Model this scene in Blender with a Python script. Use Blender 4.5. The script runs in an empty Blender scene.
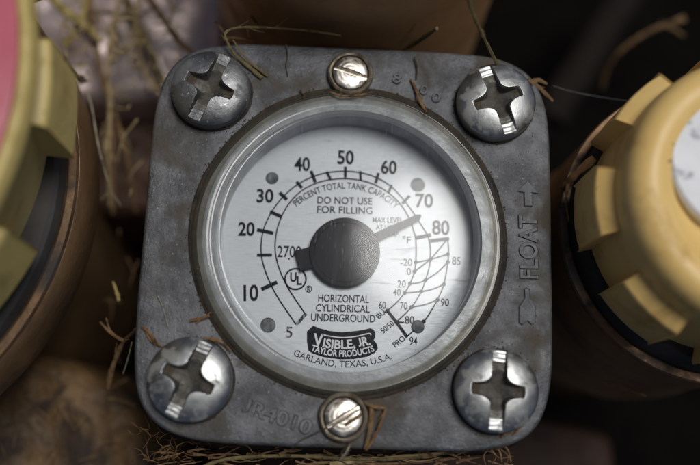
import bpy, bmesh, math, random
import numpy as np
from mathutils import Vector, Matrix, Euler, noise

random.seed(7)
MM = 0.001
scene = bpy.context.scene
col = scene.collection

# ------------------------------------------------------------------ camera
FPX = 900.0                                    # focal length in photo pixels (photo is 700 x 465)
CAM_ROT = (0.2176, -0.0298, 0.0345)
CAM_LOC = (-1.747, -18.205, 84.303)            # millimetres; z = 0 is the top of the gauge flange
cd = bpy.data.cameras.new('camera')
cam = bpy.data.objects.new('camera', cd)
col.objects.link(cam)
cam.location = [c * MM for c in CAM_LOC]
cam.rotation_euler = CAM_ROT
cd.sensor_width = 36.0
cd.lens = FPX * 36.0 / 700.0
cd.clip_start = 0.004
cd.clip_end = 20.0
cd.dof.use_dof = True
cd.dof.focus_distance = 0.0868
cd.dof.aperture_fstop = cd.lens / 3.5
scene.camera = cam

# ------------------------------------------------------------------ sky, sun, exposure
SUN_EL, SUN_AZ = 71.5, 37.0                    # soft high light from the upper right (azimuth counted from +x)
world = bpy.data.worlds.new('World')
scene.world = world
world.use_nodes = True
wn = world.node_tree
wn.nodes.clear()
sky = wn.nodes.new('ShaderNodeTexSky')
sky.sky_type = 'NISHITA'
sky.sun_disc = False
sky.sun_elevation = math.radians(SUN_EL)
sky.sun_rotation = math.radians(90.0 - SUN_AZ)
sky.dust_density = 1.2
sky.air_density = 0.2
sky.ozone_density = 0.0
bg = wn.nodes.new('ShaderNodeBackground')
bg.inputs['Strength'].default_value = 0.05
wo = wn.nodes.new('ShaderNodeOutputWorld')
wn.links.new(sky.outputs[0], bg.inputs[0])
wn.links.new(bg.outputs[0], wo.inputs[0])

sd = bpy.data.lights.new('sun', 'SUN')
sd.energy = 1.3
sd.angle = math.radians(24.0)
sd.color = (1.0, 0.995, 0.97)
sun = bpy.data.objects.new('sun', sd)
col.objects.link(sun)
_e, _a = math.radians(SUN_EL), math.radians(SUN_AZ)
SUN_DIR = Vector((math.cos(_e) * math.cos(_a), math.cos(_e) * math.sin(_a), math.sin(_e)))
sun.rotation_euler = SUN_DIR.to_track_quat('Z', 'Y').to_euler()
sun.location = SUN_DIR * 0.5

vs = scene.view_settings
vs.view_transform = 'Standard'
vs.look = 'None'
vs.gamma = 1.0
vs.use_curve_mapping = False
vs.exposure = 0.48
scene.render.engine = 'CYCLES'
scene.cycles.use_denoising = True
scene.cycles.max_bounces = 12
scene.cycles.transparent_max_bounces = 16

# ------------------------------------------------------------------ pixel -> plane
_R = np.array(Euler(CAM_ROT, 'XYZ').to_matrix())
_C = np.array(CAM_LOC)


def U(px, py, z):
    d = _R @ np.array([(px - 350.0) / FPX, -(py - 232.5) / FPX, -1.0])
    t = (z - _C[2]) / d[2]
    return _C + t * d


def U2(px, py, z):
    q = U(px, py, z)
    return (float(q[0]), float(q[1]))


# ------------------------------------------------------------------ materials
def new_mat(name):
    m = bpy.data.materials.new(name)
    m.use_nodes = True
    m.node_tree.nodes.clear()
    return m, m.node_tree.nodes, m.node_tree.links


def noise_node(N, L, co, scale, detail=6.0, rough=0.6, dist=0.0):
    n = N.new('ShaderNodeTexNoise')
    n.inputs['Scale'].default_value = scale
    n.inputs['Detail'].default_value = detail
    n.inputs['Roughness'].default_value = rough
    n.inputs['Distortion'].default_value = dist
    L.new(co, n.inputs['Vector'])
    return n.outputs['Fac']


def ramp(N, L, fac, stops):
    r = N.new('ShaderNodeValToRGB')
    e = r.color_ramp.elements
    while len(e) < len(stops):
        e.new(0.5)
    for i, (p, c) in enumerate(stops):
        e[i].position = p
        if not hasattr(c, '__len__'):
            c = (c, c, c)
        e[i].color = (c[0], c[1], c[2], 1.0)
    L.new(fac, r.inputs[0])
    return r.outputs[0]


def mixc(N, L, fac, a, b, mode='MIX'):
    m = N.new('ShaderNodeMix')
    m.data_type = 'RGBA'
    m.blend_type = mode
    for s, v in ((m.inputs[0], fac), (m.inputs[6], a), (m.inputs[7], b)):
        if hasattr(v, 'is_linked'):
            L.new(v, s)
        elif hasattr(v, '__len__'):
            s.default_value = (v[0], v[1], v[2], 1.0)
        else:
            s.default_value = v
    return m.outputs[2]


def surf(name, c1, c2, scale=400, metallic=0.0, rough=(0.4, 0.6), bump=0.0, bscale=2000, bdist=0.0001,
         dirt=None, dscale=250, dcut=(0.52, 0.66), dmet=0.0, speck=None, sscale=3000, scut=(0.66, 0.72),
         spec=0.5, sss=0.0, stretch=None, detail=7.0, bump2=0.0, b2scale=300, cut=(0.35, 0.68)):
    """base colour between c1 and c2 by noise, patches of dirt, fine specks, two scales of relief"""
    m, N, L = new_mat(name)
    tc = N.new('ShaderNodeTexCoord')
    co = tc.outputs['Object']
    if stretch:
        mp = N.new('ShaderNodeMapping')
        mp.inputs['Scale'].default_value = stretch
        L.new(co, mp.inputs[0])
        co = mp.outputs[0]
    n1 = noise_node(N, L, co, scale, detail)
    c = ramp(N, L, n1, [(cut[0], c1), (cut[1], c2)])
    b = N.new('ShaderNodeBsdfPrincipled')
    met = None
    if speck is not None:
        n3 = noise_node(N, L, co, sscale, 3.0)
        f3 = ramp(N, L, n3, [(scut[0], 0.0), (scut[1], 1.0)])
        c = mixc(N, L, f3, c, speck)
    rr = ramp(N, L, noise_node(N, L, co, scale * 1.7 + 31, 5.0), [(0.3, rough[0]), (0.7, rough[1])])
    if dirt is not None:
        n2 = noise_node(N, L, co, dscale, 8.0, 0.65, 0.4)
        f2 = ramp(N, L, n2, [(dcut[0], 0.0), (dcut[1], 1.0)])
        c = mixc(N, L, f2, c, dirt)
        rr = mixc(N, L, f2, rr, (0.85, 0.85, 0.85))
        met = mixc(N, L, f2, (metallic,) * 3, (dmet,) * 3)
    L.new(c, b.inputs['Base Color'])
    L.new(rr, b.inputs['Roughness'])
    if met is not None:
        L.new(met, b.inputs['Metallic'])
    else:
        b.inputs['Metallic'].default_value = metallic
    b.inputs['Specular IOR Level'].default_value = spec
    if sss:
        b.inputs['Subsurface Weight'].default_value = sss
        b.inputs['Subsurface Radius'].default_value = (0.004, 0.0025, 0.001)
    nrm = None
    if bump:
        bp = N.new('ShaderNodeBump')
        bp.inputs['Strength'].default_value = bump
        bp.inputs['Distance'].default_value = bdist
        L.new(noise_node(N, L, co, bscale, 5.0, 0.7), bp.inputs['Height'])
        nrm = bp.outputs[0]
    if bump2:
        bp2 = N.new('ShaderNodeBump')
        bp2.inputs['Strength'].default_value = bump2
        bp2.inputs['Distance'].default_value = bdist * 5
        L.new(noise_node(N, L, co, b2scale, 4.0, 0.6), bp2.inputs['Height'])
        if nrm is not None:
            L.new(nrm, bp2.inputs['Normal'])
        nrm = bp2.outputs[0]
    if nrm is not None:
        L.new(nrm, b.inputs['Normal'])
    o = N.new('ShaderNodeOutputMaterial')
    L.new(b.outputs[0], o.inputs[0])
    return m


def clear_plastic(name, tint, rough, haze, haze_col, dust_amount):
    """clear scratched plastic: Schlick reflection over a clear body, with real dust and scratches on it"""
    m, N, L = new_mat(name)
    tc = N.new('ShaderNodeTexCoord')
    co = tc.outputs['Object']
    tr = N.new('ShaderNodeBsdfTransparent')
    tr.inputs[0].default_value = (*tint, 1)
    gl = N.new('ShaderNodeBsdfGlossy')
    gl.inputs['Roughness'].default_value = rough
    df = N.new('ShaderNodeBsdfDiffuse')
    df.inputs[0].default_value = (*haze_col, 1)
    lw = N.new('ShaderNodeLayerWeight')
    lw.inputs[0].default_value = 0.5
    pw = N.new('ShaderNodeMath'); pw.operation = 'POWER'
    L.new(lw.outputs['Facing'], pw.inputs[0]); pw.inputs[1].default_value = 5.0
    ma = N.new('ShaderNodeMath'); ma.operation = 'MULTIPLY_ADD'
    L.new(pw.outputs[0], ma.inputs[0]); ma.inputs[1].default_value = 0.94; ma.inputs[2].default_value = 0.036
    # dust specks + stretched scratches
    n1 = ramp(N, L, noise_node(N, L, co, 1500, 4.0, 0.7), [(0.68, 0.0), (0.74, 1.0)])
    mp = N.new('ShaderNodeMapping')
    mp.inputs['Rotation'].default_value = (0, 0, math.radians(35))
    mp.inputs['Scale'].default_value = (6000, 260, 1)
    L.new(co, mp.inputs[0])
    n2 = ramp(N, L, noise_node(N, L, mp.outputs[0], 1.0, 2.0), [(0.655, 0.0), (0.72, 1.0)])
    mp2 = N.new('ShaderNodeMapping')
    mp2.inputs['Rotation'].default_value = (0, 0, math.radians(-62))
    mp2.inputs['Scale'].default_value = (7000, 330, 1)
    L.new(co, mp2.inputs[0])
    n3 = ramp(N, L, noise_node(N, L, mp2.outputs[0], 1.0, 2.0), [(0.665, 0.0), (0.72, 1.0)])
    big = ramp(N, L, noise_node(N, L, co, 140, 4.0), [(0.35, 0.25), (0.7, 1.0)])
    s = mixc(N, L, 1.0, n1, n2, 'ADD')
    s = mixc(N, L, 1.0, s, n3, 'ADD')
    s = mixc(N, L, 1.0, s, big, 'MULTIPLY')
    ds = N.new('ShaderNodeMath'); ds.operation = 'MULTIPLY_ADD'
    L.new(s, ds.inputs[0]); ds.inputs[1].default_value = dust_amount; ds.inputs[2].default_value = haze
    ds.use_clamp = True
    m1 = N.new('ShaderNodeMixShader')
    L.new(ds.outputs[0], m1.inputs[0]); L.new(tr.outputs[0], m1.inputs[1]); L.new(df.outputs[0], m1.inputs[2])
    m2 = N.new('ShaderNodeMixShader')
    L.new(ma.outputs[0], m2.inputs[0]); L.new(m1.outputs[0], m2.inputs[1]); L.new(gl.outputs[0], m2.inputs[2])
    o = N.new('ShaderNodeOutputMaterial')
    L.new(m2.outputs[0], o.inputs[0])
    return m


M = {}
M['cast'] = surf('cast_zinc', (0.085, 0.087, 0.092), (0.20, 0.204, 0.212), 260, 0.65, (0.40, 0.62), 0.8, 3400, 0.00012,
                 dirt=(0.082, 0.068, 0.05), dscale=170, dcut=(0.50, 0.64), speck=(0.40, 0.41, 0.425), sscale=3400,
                 scut=(0.64, 0.76), bump2=0.25, b2scale=1100)
M['zinc'] = surf('zinc_plate', (0.30, 0.308, 0.304), (0.48, 0.49, 0.48), 420, 1.0, (0.34, 0.50), 0.12, 2600, 0.00005,
                 dirt=(0.18, 0.165, 0.14), dscale=520, dcut=(0.54, 0.72), bump2=0.05, b2scale=600)
M['zinc_dull'] = surf('dull_zinc', (0.15, 0.154, 0.157), (0.29, 0.295, 0.298), 260, 0.9, (0.36, 0.52), 0.3, 2600, 0.0001,
                      dirt=(0.08, 0.08, 0.075), dscale=380, dcut=(0.54, 0.72), speck=(0.66, 0.66, 0.64), sscale=2500,
                      scut=(0.62, 0.70), bump2=0.08, b2scale=500)
M['recess'] = surf('grimy_recess', (0.085, 0.08, 0.07), (0.22, 0.215, 0.20), 500, 0.7, (0.38, 0.6), 0.4, 2200, 0.0001,
                   dirt=(0.06, 0.043, 0.026), dscale=420, dcut=(0.42, 0.60), speck=(0.5, 0.5, 0.48), sscale=2600)
M['stain'] = surf('letter_dirt', (0.025, 0.022, 0.019), (0.085, 0.083, 0.08), 700, 0.2, (0.6, 0.85), cut=(0.4, 0.6))
M['cast_worn'] = surf('worn_cast_tops', (0.085, 0.088, 0.095), (0.18, 0.186, 0.196), 500, 0.7, (0.38, 0.55), 0.8, 3400, 0.00012)
M['nickel'] = surf('small_screw_metal', (0.50, 0.46, 0.40), (0.68, 0.65, 0.60), 500, 1.0, (0.25, 0.42), 0.25, 2500, 0.00006,
                   dirt=(0.12, 0.08, 0.045), dscale=600, dcut=(0.52, 0.66))
M['washer'] = surf('grimy_washer', (0.16, 0.13, 0.09), (0.36, 0.31, 0.24), 700, 0.9, (0.35, 0.6), 0.4, 2500, 0.00008,
                   dirt=(0.07, 0.045, 0.025), dscale=500, dcut=(0.48, 0.64))
M['dial'] = surf('dial_face', (0.45, 0.47, 0.49), (0.52, 0.54, 0.555), 900, 0.15, (0.32, 0.45), 0.12, 2500, 0.00003,
                 stretch=(1, 8, 1), dirt=(0.42, 0.42, 0.40), dscale=260, dcut=(0.60, 0.8))
M['ink'] = surf('dial_ink', (0.010, 0.011, 0.014), (0.024, 0.026, 0.030), 2500, 0, (0.6, 0.75), spec=0.12)
M['ink_worn'] = surf('dial_ink_worn', (0.04, 0.042, 0.046), (0.46, 0.48, 0.49), 1800, 0, (0.6, 0.75), cut=(0.5, 0.62), spec=0.12)
M['print_white'] = surf('dial_white_print', (0.62, 0.63, 0.64), (0.70, 0.71, 0.72), 1500, 0, (0.4, 0.5))
M['rivet'] = surf('rivet', (0.05, 0.052, 0.055), (0.20, 0.205, 0.21), 900, 0.3, (0.5, 0.65), 0.3, 2000, spec=0.25)
M['pointer'] = surf('pointer_black', (0.008, 0.009, 0.011), (0.016, 0.018, 0.022), 600, 0, (0.5, 0.65), 0.2, 3000, 0.00004,
                    dirt=(0.05, 0.052, 0.056), dscale=800, dcut=(0.50, 0.74), speck=(0.16, 0.165, 0.175), sscale=3000, stretch=(1, 0.12, 1),
                    scut=(0.62, 0.70), spec=0.2)
M['wall'] = surf('bezel_wall', (0.34, 0.347, 0.354), (0.60, 0.608, 0.616), 450, 0.15, (0.25, 0.42), 0.3, 900, 0.0002,
                 stretch=(1, 1, 0.35))
M['gasket'] = surf('dirty_gasket', (0.012, 0.010, 0.008), (0.06, 0.042, 0.025), 500, 0, (0.7, 0.9), 0.8, 1600, 0.0003)
M['lens'] = clear_plastic('clear_lens', (0.95, 0.957, 0.962), 0.13, 0.001, (0.62, 0.63, 0.64), 0.24)
M['shoulder'] = clear_plastic('lens_shoulder_plastic', (0.88, 0.89, 0.895), 0.12, 0.10, (0.62, 0.63, 0.635), 0.25)
M['rim'] = clear_plastic('lens_rim_plastic', (0.82, 0.83, 0.83), 0.12, 0.06, (0.5, 0.51, 0.5), 0.32)
M['rim_outer'] = clear_plastic('lens_rim_stained', (0.60, 0.59, 0.54), 0.16, 0.14, (0.24, 0.23, 0.19), 0.30)
M['brass'] = surf('tarnished_brass', (0.23, 0.13, 0.06), (0.50, 0.30, 0.145), 55, 0.45, (0.32, 0.55), 0.3, 900, 0.0002,
                  dirt=(0.12, 0.068, 0.035), dscale=70, dcut=(0.48, 0.66), bump2=0.2, b2scale=120)
M['brass_riser'] = surf('brown_brass', (0.36, 0.20, 0.09), (0.62, 0.38, 0.19), 40, 0.35, (0.30, 0.45), 0.15, 700, 0.0002,
                        dirt=(0.22, 0.11, 0.05), dscale=60, dcut=(0.5, 0.7))
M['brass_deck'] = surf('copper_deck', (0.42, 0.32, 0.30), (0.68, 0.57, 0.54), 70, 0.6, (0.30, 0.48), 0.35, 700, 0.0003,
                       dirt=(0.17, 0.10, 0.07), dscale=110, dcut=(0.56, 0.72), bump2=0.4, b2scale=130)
M['brass_rim'] = surf('worn_brass_rim', (0.12, 0.072, 0.038), (0.34, 0.20, 0.105), 120, 0.6, (0.4, 0.6), 0.3, 900, 0.0002,
                      dirt=(0.05, 0.04, 0.035), dscale=130, dcut=(0.46, 0.58))
M['rubber'] = surf('black_rubber', (0.018, 0.016, 0.014), (0.045, 0.038, 0.032), 200, 0, (0.5, 0.75), 0.3, 1200)
M['rubber_grey'] = surf('grey_rubber', (0.04, 0.036, 0.034), (0.085, 0.078, 0.074), 150, 0, (0.5, 0.75), 0.3, 1200)
M['rust'] = surf('rusty_ledge', (0.08, 0.045, 0.018), (0.22, 0.125, 0.048), 90, 0.2, (0.45, 0.7), 0.6, 500, 0.0006,
                 dirt=(0.03, 0.017, 0.01), dscale=150, dcut=(0.47, 0.6), speck=(0.20, 0.16, 0.13), sscale=330,
                 scut=(0.72, 0.78), bump2=0.4, b2scale=150)
M['deep'] = surf('shade_black_grime', (0.0025, 0.0022, 0.002), (0.006, 0.005, 0.004), 60, 0, (0.85, 1.0), 0.4, 300, 0.0005, spec=0.05)  # near-black base colour stands in for the shade deep in the gap
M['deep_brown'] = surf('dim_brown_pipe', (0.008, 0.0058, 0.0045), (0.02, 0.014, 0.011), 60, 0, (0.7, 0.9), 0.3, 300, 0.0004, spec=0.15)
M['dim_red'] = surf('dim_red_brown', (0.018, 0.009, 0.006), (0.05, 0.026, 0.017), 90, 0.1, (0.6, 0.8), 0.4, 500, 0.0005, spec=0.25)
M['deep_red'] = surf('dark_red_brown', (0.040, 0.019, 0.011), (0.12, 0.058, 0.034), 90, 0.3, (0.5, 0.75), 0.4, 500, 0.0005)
M['cap_cream'] = surf('cream_plastic', (0.84, 0.56, 0.19), (0.90, 0.65, 0.26), 60, 0, (0.36, 0.5), 0.08, 900, 0.0001,
                      dirt=(0.50, 0.29, 0.075), dscale=170, dcut=(0.54, 0.72), speck=(0.22, 0.13, 0.05), sscale=800, scut=(0.70, 0.75), sss=0.15, bump2=0.06, b2scale=200)
M['cap_yellow'] = surf('yellow_plastic', (0.60, 0.46, 0.15), (0.68, 0.535, 0.20), 60, 0, (0.38, 0.5), 0.08, 900, 0.0001,
                       dirt=(0.34, 0.245, 0.075), dscale=150, dcut=(0.52, 0.70), speck=(0.12, 0.08, 0.03), sscale=700, scut=(0.70, 0.75), sss=0.15, bump2=0.06, b2scale=200)
M['label_pink'] = surf('pink_label', (0.46, 0.06, 0.10), (0.52, 0.08, 0.13), 80, 0, (0.4, 0.55))
M['label_white'] = surf('white_label', (0.70, 0.71, 0.73), (0.76, 0.77, 0.78), 120, 0, (0.35, 0.5),
                        dirt=(0.30, 0.31, 0.34), dscale=330, dcut=(0.60, 0.70))
for nm, a, b in (('straw', (0.26, 0.185, 0.09), (0.42, 0.315, 0.165)), ('straw_brown', (0.12, 0.07, 0.032), (0.25, 0.15, 0.072)),
                 ('straw_pale', (0.30, 0.25, 0.17), (0.46, 0.40, 0.29)), ('straw_olive', (0.10, 0.078, 0.034), (0.20, 0.155, 0.07)),
                 ('straw_orange', (0.12, 0.062, 0.026), (0.25, 0.145, 0.068)), ('straw_yellow', (0.28, 0.21, 0.065), (0.42, 0.33, 0.13)),
                 ('straw_dark', (0.035, 0.024, 0.014), (0.085, 0.058, 0.034))):
    M[nm] = surf(nm, a, b, 900, 0, (0.55, 0.8), 0.5, 2500, 0.0001, spec=0.25, dirt=tuple(x * 0.45 for x in a), dscale=700)
M['thread'] = surf('spider_silk', (0.45, 0.45, 0.45), (0.6, 0.6, 0.6), 900, 0, (0.3, 0.5))


# ------------------------------------------------------------------ object helpers
def mesh_obj(name, verts, faces, mat, parent=None, smooth=30.0):
    me = bpy.data.meshes.new(name)
    me.from_pydata([(v[0] * MM, v[1] * MM, v[2] * MM) for v in verts], [], faces)
    me.update()
    if smooth:
        me.polygons.foreach_set('use_smooth', [True] * len(me.polygons))
        try:
            me.set_sharp_from_angle(angle=math.radians(smooth))
        except Exception:
            pass
    me.materials.append(M[mat])
    o = bpy.data.objects.new(name, me)
    col.objects.link(o)
    if parent is not None:
        o.parent = parent
    return o


def empty(name, loc=(0, 0, 0), parent=None):
    o = bpy.data.objects.new(name, None)
    o.empty_display_size = 0.004
    o.location = [c * MM for c in loc]
    col.objects.link(o)
    if parent is not None:
        o.parent = parent
    return o


def tag(o, label=None, cat=None, group=None, kind=None):
    if label: o['label'] = label
    if cat: o['category'] = cat
    if group: o['group'] = group
    if kind: o['kind'] = kind
    return o


def lathe(profile, seg=96, cx=0.0, cy=0.0, a0=0.0, wob=0.0, close_first=False, close_last=False, loop=False):
    """profile: list of (r, z); returns verts, faces with outward normals for a profile running from bottom to top outside"""
    V, F = [], []
    for i in range(seg):
        a = a0 + 2 * math.pi * i / seg
        k = 1.0 + (wob * noise.noise((math.cos(a) * 3, math.sin(a) * 3, 0.3)) if wob else 0.0)
        for (r, z) in profile:
            V.append((cx + r * k * math.cos(a), cy + r * k * math.sin(a), z))
    n = len(profile)
    for i in range(seg):
        j = (i + 1) % seg
        for k in range(n - 1 + (1 if loop else 0)):
            k2 = (k + 1) % n
            F.append((i * n + k, j * n + k, j * n + k2, i * n + k2))
    if close_first:
        F.append(tuple(i * n for i in reversed(range(seg))))
    if close_last:
        F.append(tuple(i * n + n - 1 for i in range(seg)))
    return V, F


def prism(poly, z0, z1):
    n = len(poly)
    ar = sum(poly[i][0] * poly[(i + 1) % n][1] - poly[(i + 1) % n][0] * poly[i][1] for i in range(n))
    if ar < 0:
        poly = poly[::-1]
    V = [(x, y, z0) for x, y in poly] + [(x, y, z1) for x, y in poly]
    F = [tuple(range(n, 2 * n)), tuple(reversed(range(n)))]
    F += [(i, (i + 1) % n, n + (i + 1) % n, n + i) for i in range(n)]
    return V, F


def bevel_mod(o, w, seg=2):
    b = o.modifiers.new('bevel', 'BEVEL')
    b.width = w * MM
    b.segments = seg
    b.limit_method = 'ANGLE'
    b.angle_limit = math.radians(35)
    return o


def catmull(pts, sub=6):
    P = [np.array(p, float) for p in pts]
    P = [2 * P[0] - P[1]] + P + [2 * P[-1] - P[-2]]
    out = []
    for i in range(1, len(P) - 2):
        for s in range(sub):
            t = s / sub
            out.append(0.5 * ((2 * P[i]) + (-P[i - 1] + P[i + 1]) * t + (2 * P[i - 1] - 5 * P[i] + 4 * P[i + 1] - P[i + 2]) * t * t
                              + (-P[i - 1] + 3 * P[i] - 3 * P[i + 1] + P[i + 2]) * t ** 3))
    out.append(P[-2])
    return out


def tube(pts, r0, r1, sides=7, flat=1.0, sub=6, jit=0.12, V=None, F=None, seed=0):
    V = [] if V is None else V
    F = [] if F is None else F
    P = catmull(pts, sub)
    n = len(P)
    base = len(V)
    up = np.array([0.0, 0.0, 1.0])
    for i, p in enumerate(P):
        t = P[min(i + 1, n - 1)] - P[max(i - 1, 0)]
        t = t / (np.linalg.norm(t) + 1e-9)
        s = np.cross(t, up)
        if np.linalg.norm(s) < 0.05:
            s = np.cross(t, np.array([1.0, 0, 0]))
        s = s / np.linalg.norm(s)
        b = np.cross(s, t)
        r = r0 + (r1 - r0) * i / (n - 1)
        r *= 1 + jit * noise.noise((i * 0.7, seed * 3.1, 0.0)) * 2
        for k in range(sides):
            a = 2 * math.pi * k / sides
            V.append(tuple(p + s * r * math.cos(a) + b * r * flat * math.sin(a)))
    for i in range(n - 1):
        for k in range(sides):
            k2 = (k + 1) % sides
            F.append((base + i * sides + k, base + i * sides + k2, base + (i + 1) * sides + k2, base + (i + 1) * sides + k))
    F.append(tuple(base + k for k in reversed(range(sides))))
    F.append(tuple(base + (n - 1) * sides + k for k in range(sides)))
    return V, F


# ------------------------------------------------------------------ text helpers (built-in font turned into mesh)
_tc = {}


def text_mesh(s, bold=0.0):
    key = (s, bold)
    if key in _tc:
        return _tc[key]
    c = bpy.data.curves.new('t', 'FONT')
    c.body = s
    c.size = 1.0
    c.resolution_u = 4
    c.offset = bold
    o = bpy.data.objects.new('t', c)
    col.objects.link(o)
    bpy.context.view_layer.update()
    ev = o.evaluated_get(bpy.context.evaluated_depsgraph_get())
    me = ev.to_mesh()
    V = [(v.co.x, v.co.y) for v in me.vertices]
    F = [tuple(p.vertices) for p in me.polygons]
    ev.to_mesh_clear()
    bpy.data.objects.remove(o)
    bpy.data.curves.remove(c)
    _tc[key] = (V, F)
    return V, F


def cap_h(bold=0.0):
    V, F = text_mesh('H', bold)
    return max(v[1] for v in V)


def text_norm(s, bold=0.0):
    """x in 0..1 over the string, y in cap heights"""
    V, F = text_mesh(s, bold)
    x0 = min(v[0] for v in V)
    x1 = max(v[0] for v in V)
    h = cap_h(bold)
    if s.startswith('J'):                      # lift the tail of the J onto the baseline
        y0 = min(v[1] for v in V)
        xj = x0 + (x1 - x0) * 1.1 / len(s) * 0.8
        V = [(v[0], (v[1] - y0) * h / (h - y0)) if v[0] < xj else v for v in V]
    return [((v[0] - x0) / (x1 - x0), v[1] / h) for v in V], F


def fix_up(V, F):
    out = []
    for f in F:
        n = 0.0
        for i in range(len(f)):
            a, b = V[f[i]], V[f[(i + 1) % len(f)]]
            n += a[0] * b[1] - b[0] * a[1]
        out.append(f if n > 0 else tuple(reversed(f)))
    return out


def straight_text(s, p0, p1, hpx, z, bold=0.0):
    """baseline from pixel p0 to pixel p1 on the plane z, cap height in pixels"""
    a = np.array(U2(*p0, z)); b = np.array(U2(*p1, z))
    d = b - a
    L_ = np.linalg.norm(d)
    e = d / L_
    n = np.array([-e[1], e[0]])
    h = hpx * (CAM_LOC[2] - z) / FPX * 1.02
    V, F = text_norm(s, bold)
    W = [(a[0] + d[0] * x + n[0] * y * h, a[1] + d[1] * x + n[1] * y * h, z) for x, y in V]
    return W, fix_up(W, F)


def fit_circle(pts):
    A = np.array([[2 * x, 2 * y, 1] for x, y in pts]); B = np.array([x * x + y * y for x, y in pts])
    cx, cy, c = np.linalg.lstsq(A, B, rcond=None)[0]
    return cx, cy, math.sqrt(c + cx * cx + cy * cy)


def arc_text(s, pix, hpx, z, bold=0.0, bottom=False):
    """text whose baseline runs through the pixels pix (left to right)"""
    P = [U2(*p, z) for p in pix]
    cx, cy, r = fit_circle(P)
    a0 = math.atan2(P[0][1] - cy, P[0][0] - cx)
    a1 = math.atan2(P[-1][1] - cy, P[-1][0] - cx)
    if bottom:
        if a0 > 0: a0 -= 2 * math.pi
        if a1 > 0: a1 -= 2 * math.pi
    h = hpx * (CAM_LOC[2] - z) / FPX * 1.02
    V, F = text_norm(s, bold)
    W = []
    for x, y in V:
        a = a0 + (a1 - a0) * x
        rr = r - y * h if bottom else r + y * h
        W.append((cx + rr * math.cos(a), cy + rr * math.sin(a), z))
    return W, fix_up(W, F)


def ribbon(pts, w, z, closed=False):
    """flat painted line through plane points, width w"""
    P = [np.array(p, float) for p in pts]
    n = len(P)
    V, F = [], []
    for i in range(n):
        a = P[(i - 1) % n] if (closed or i > 0) else P[i]
        b = P[(i + 1) % n] if (closed or i < n - 1) else P[i]
        t = b - a
        t = t / (np.linalg.norm(t) + 1e-12)
        nn = np.array([-t[1], t[0]])
        ww = w[i] if hasattr(w, '__len__') else w
        V += [(*(P[i] + nn * ww / 2), z), (*(P[i] - nn * ww / 2), z)]
    for i in range(n - 1 + (1 if closed else 0)):
        j = (i + 1) % n
        F.append((2 * i, 2 * i + 1, 2 * j + 1, 2 * j))
    return V, fix_up(V, F)


def disc(cx, cy, r, z, seg=20):
    V = [(cx + r * math.cos(2 * math.pi * i / seg), cy + r * math.sin(2 * math.pi * i / seg), z) for i in range(seg)]
    return V, [tuple(range(seg))]


def join(*parts):
    V, F = [], []
    for v, f in parts:
        b = len(V)
        V += v
        F += [tuple(b + i for i in q) for q in f]
    return V, F


# ================================================================== SETTING
floor_z = -95.0
Vg, Fg = [], []
ng = 40
for j in range(ng + 1):
    for i in range(ng + 1):
        x = -400 + 800 * i / ng
        y = -400 + 800 * j / ng
        Vg.append((x, y, floor_z + 3 * noise.noise((x * 0.03, y * 0.03, 0))))
for j in range(ng):
    for i in range(ng):
        k = j * (ng + 1) + i
        Fg.append((k, k + 1, k + ng + 2, k + ng + 1))
tag(mesh_obj('tank_surface', Vg, Fg, 'deep', smooth=60), 'grimy tank top deep below the gauge, coloured black for shade', None, None, 'structure')
# ------------------------------------------------------------------ brass manifold (deck behind, steps in the gap, rusty ledge)
manifold = tag(empty('brass_manifold', (0, 0, floor_z)),
               'tarnished brass manifold block showing as blurred pinkish deck and rusty ledge beneath the gauge', 'manifold')
manifold_off = (0, 0, -floor_z)


def child_mesh(name, V, F, mat, parent, base, smooth=30.0):
    """mesh given in absolute millimetres, child of an Empty standing at base"""
    return mesh_obj(name, [(v[0] - base[0], v[1] - base[1], v[2] - base[2]) for v in V], F, mat, parent, smooth)


def lumpy_block(pix, z, zb, amp=0.5, step=1.6, edge=1.4):
    """block with uneven top face bounded by the pixel polygon at height z, rounded edges"""
    poly = [U2(*p, z) for p in pix]
    return poly, z, zb


MB = (0, 0, floor_z)


def terrain_block(name, poly, z, zb, mat, parent, base, amp=0.4, freq=0.25, round_=2.0, step=0.8, seed=0.0):
    """block with a hammered top: grid clipped to a convex polygon, edges rolled down"""
    xs = [p[0] for p in poly]; ys = [p[1] for p in poly]
    n = len(poly)
    ar = sum(poly[i][0] * poly[(i + 1) % n][1] - poly[(i + 1) % n][0] * poly[i][1] for i in range(n))
    if ar < 0:
        poly = poly[::-1]
    cx, cy = sum(xs) / n, sum(ys) / n
    rings = 26
    # resample the outline
    per = []
    for i in range(n):
        a = np.array(poly[i]); b = np.array(poly[(i + 1) % n])
        m = max(1, int(np.linalg.norm(b - a) / step))
        for k in range(m):
            per.append(a + (b - a) * k / m)
    # soften corners
    for _ in range(5):
        per = [(per[i - 1] + per[i] * 2 + per[(i + 1) % len(per)]) / 4 for i in range(len(per))]
    m = len(per)
    V, F = [(cx, cy, z + amp * noise.noise((cx * freq, cy * freq, seed)))], []
    for r in range(1, rings + 1):
        t = (r / rings) ** 0.8
        for q in per:
            x, y = cx + (q[0] - cx) * t, cy + (q[1] - cy) * t
            d = (1 - t) * np.linalg.norm(q - np.array((cx, cy)))
            roll = round_ - math.sqrt(max(0, round_ ** 2 - max(0, round_ - d) ** 2)) if d < round_ else 0.0
            zz = z - roll + amp * (noise.noise((x * freq, y * freq, seed)) + 0.5 * noise.noise((x * freq * 2.3, y * freq * 2.3, seed + 5)))
            V.append((x, y, zz))
    for q in per:
        V.append((q[0], q[1], zb))
    for i in range(m):
        j = (i + 1) % m
        F.append((0, 1 + i, 1 + j))
        for r in range(rings):
            F.append((1 + r * m + i, 1 + (r + 1) * m + i, 1 + (r + 1) * m + j, 1 + r * m + j))
    return child_mesh(name, V, F, mat, parent, base, 50)


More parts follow.
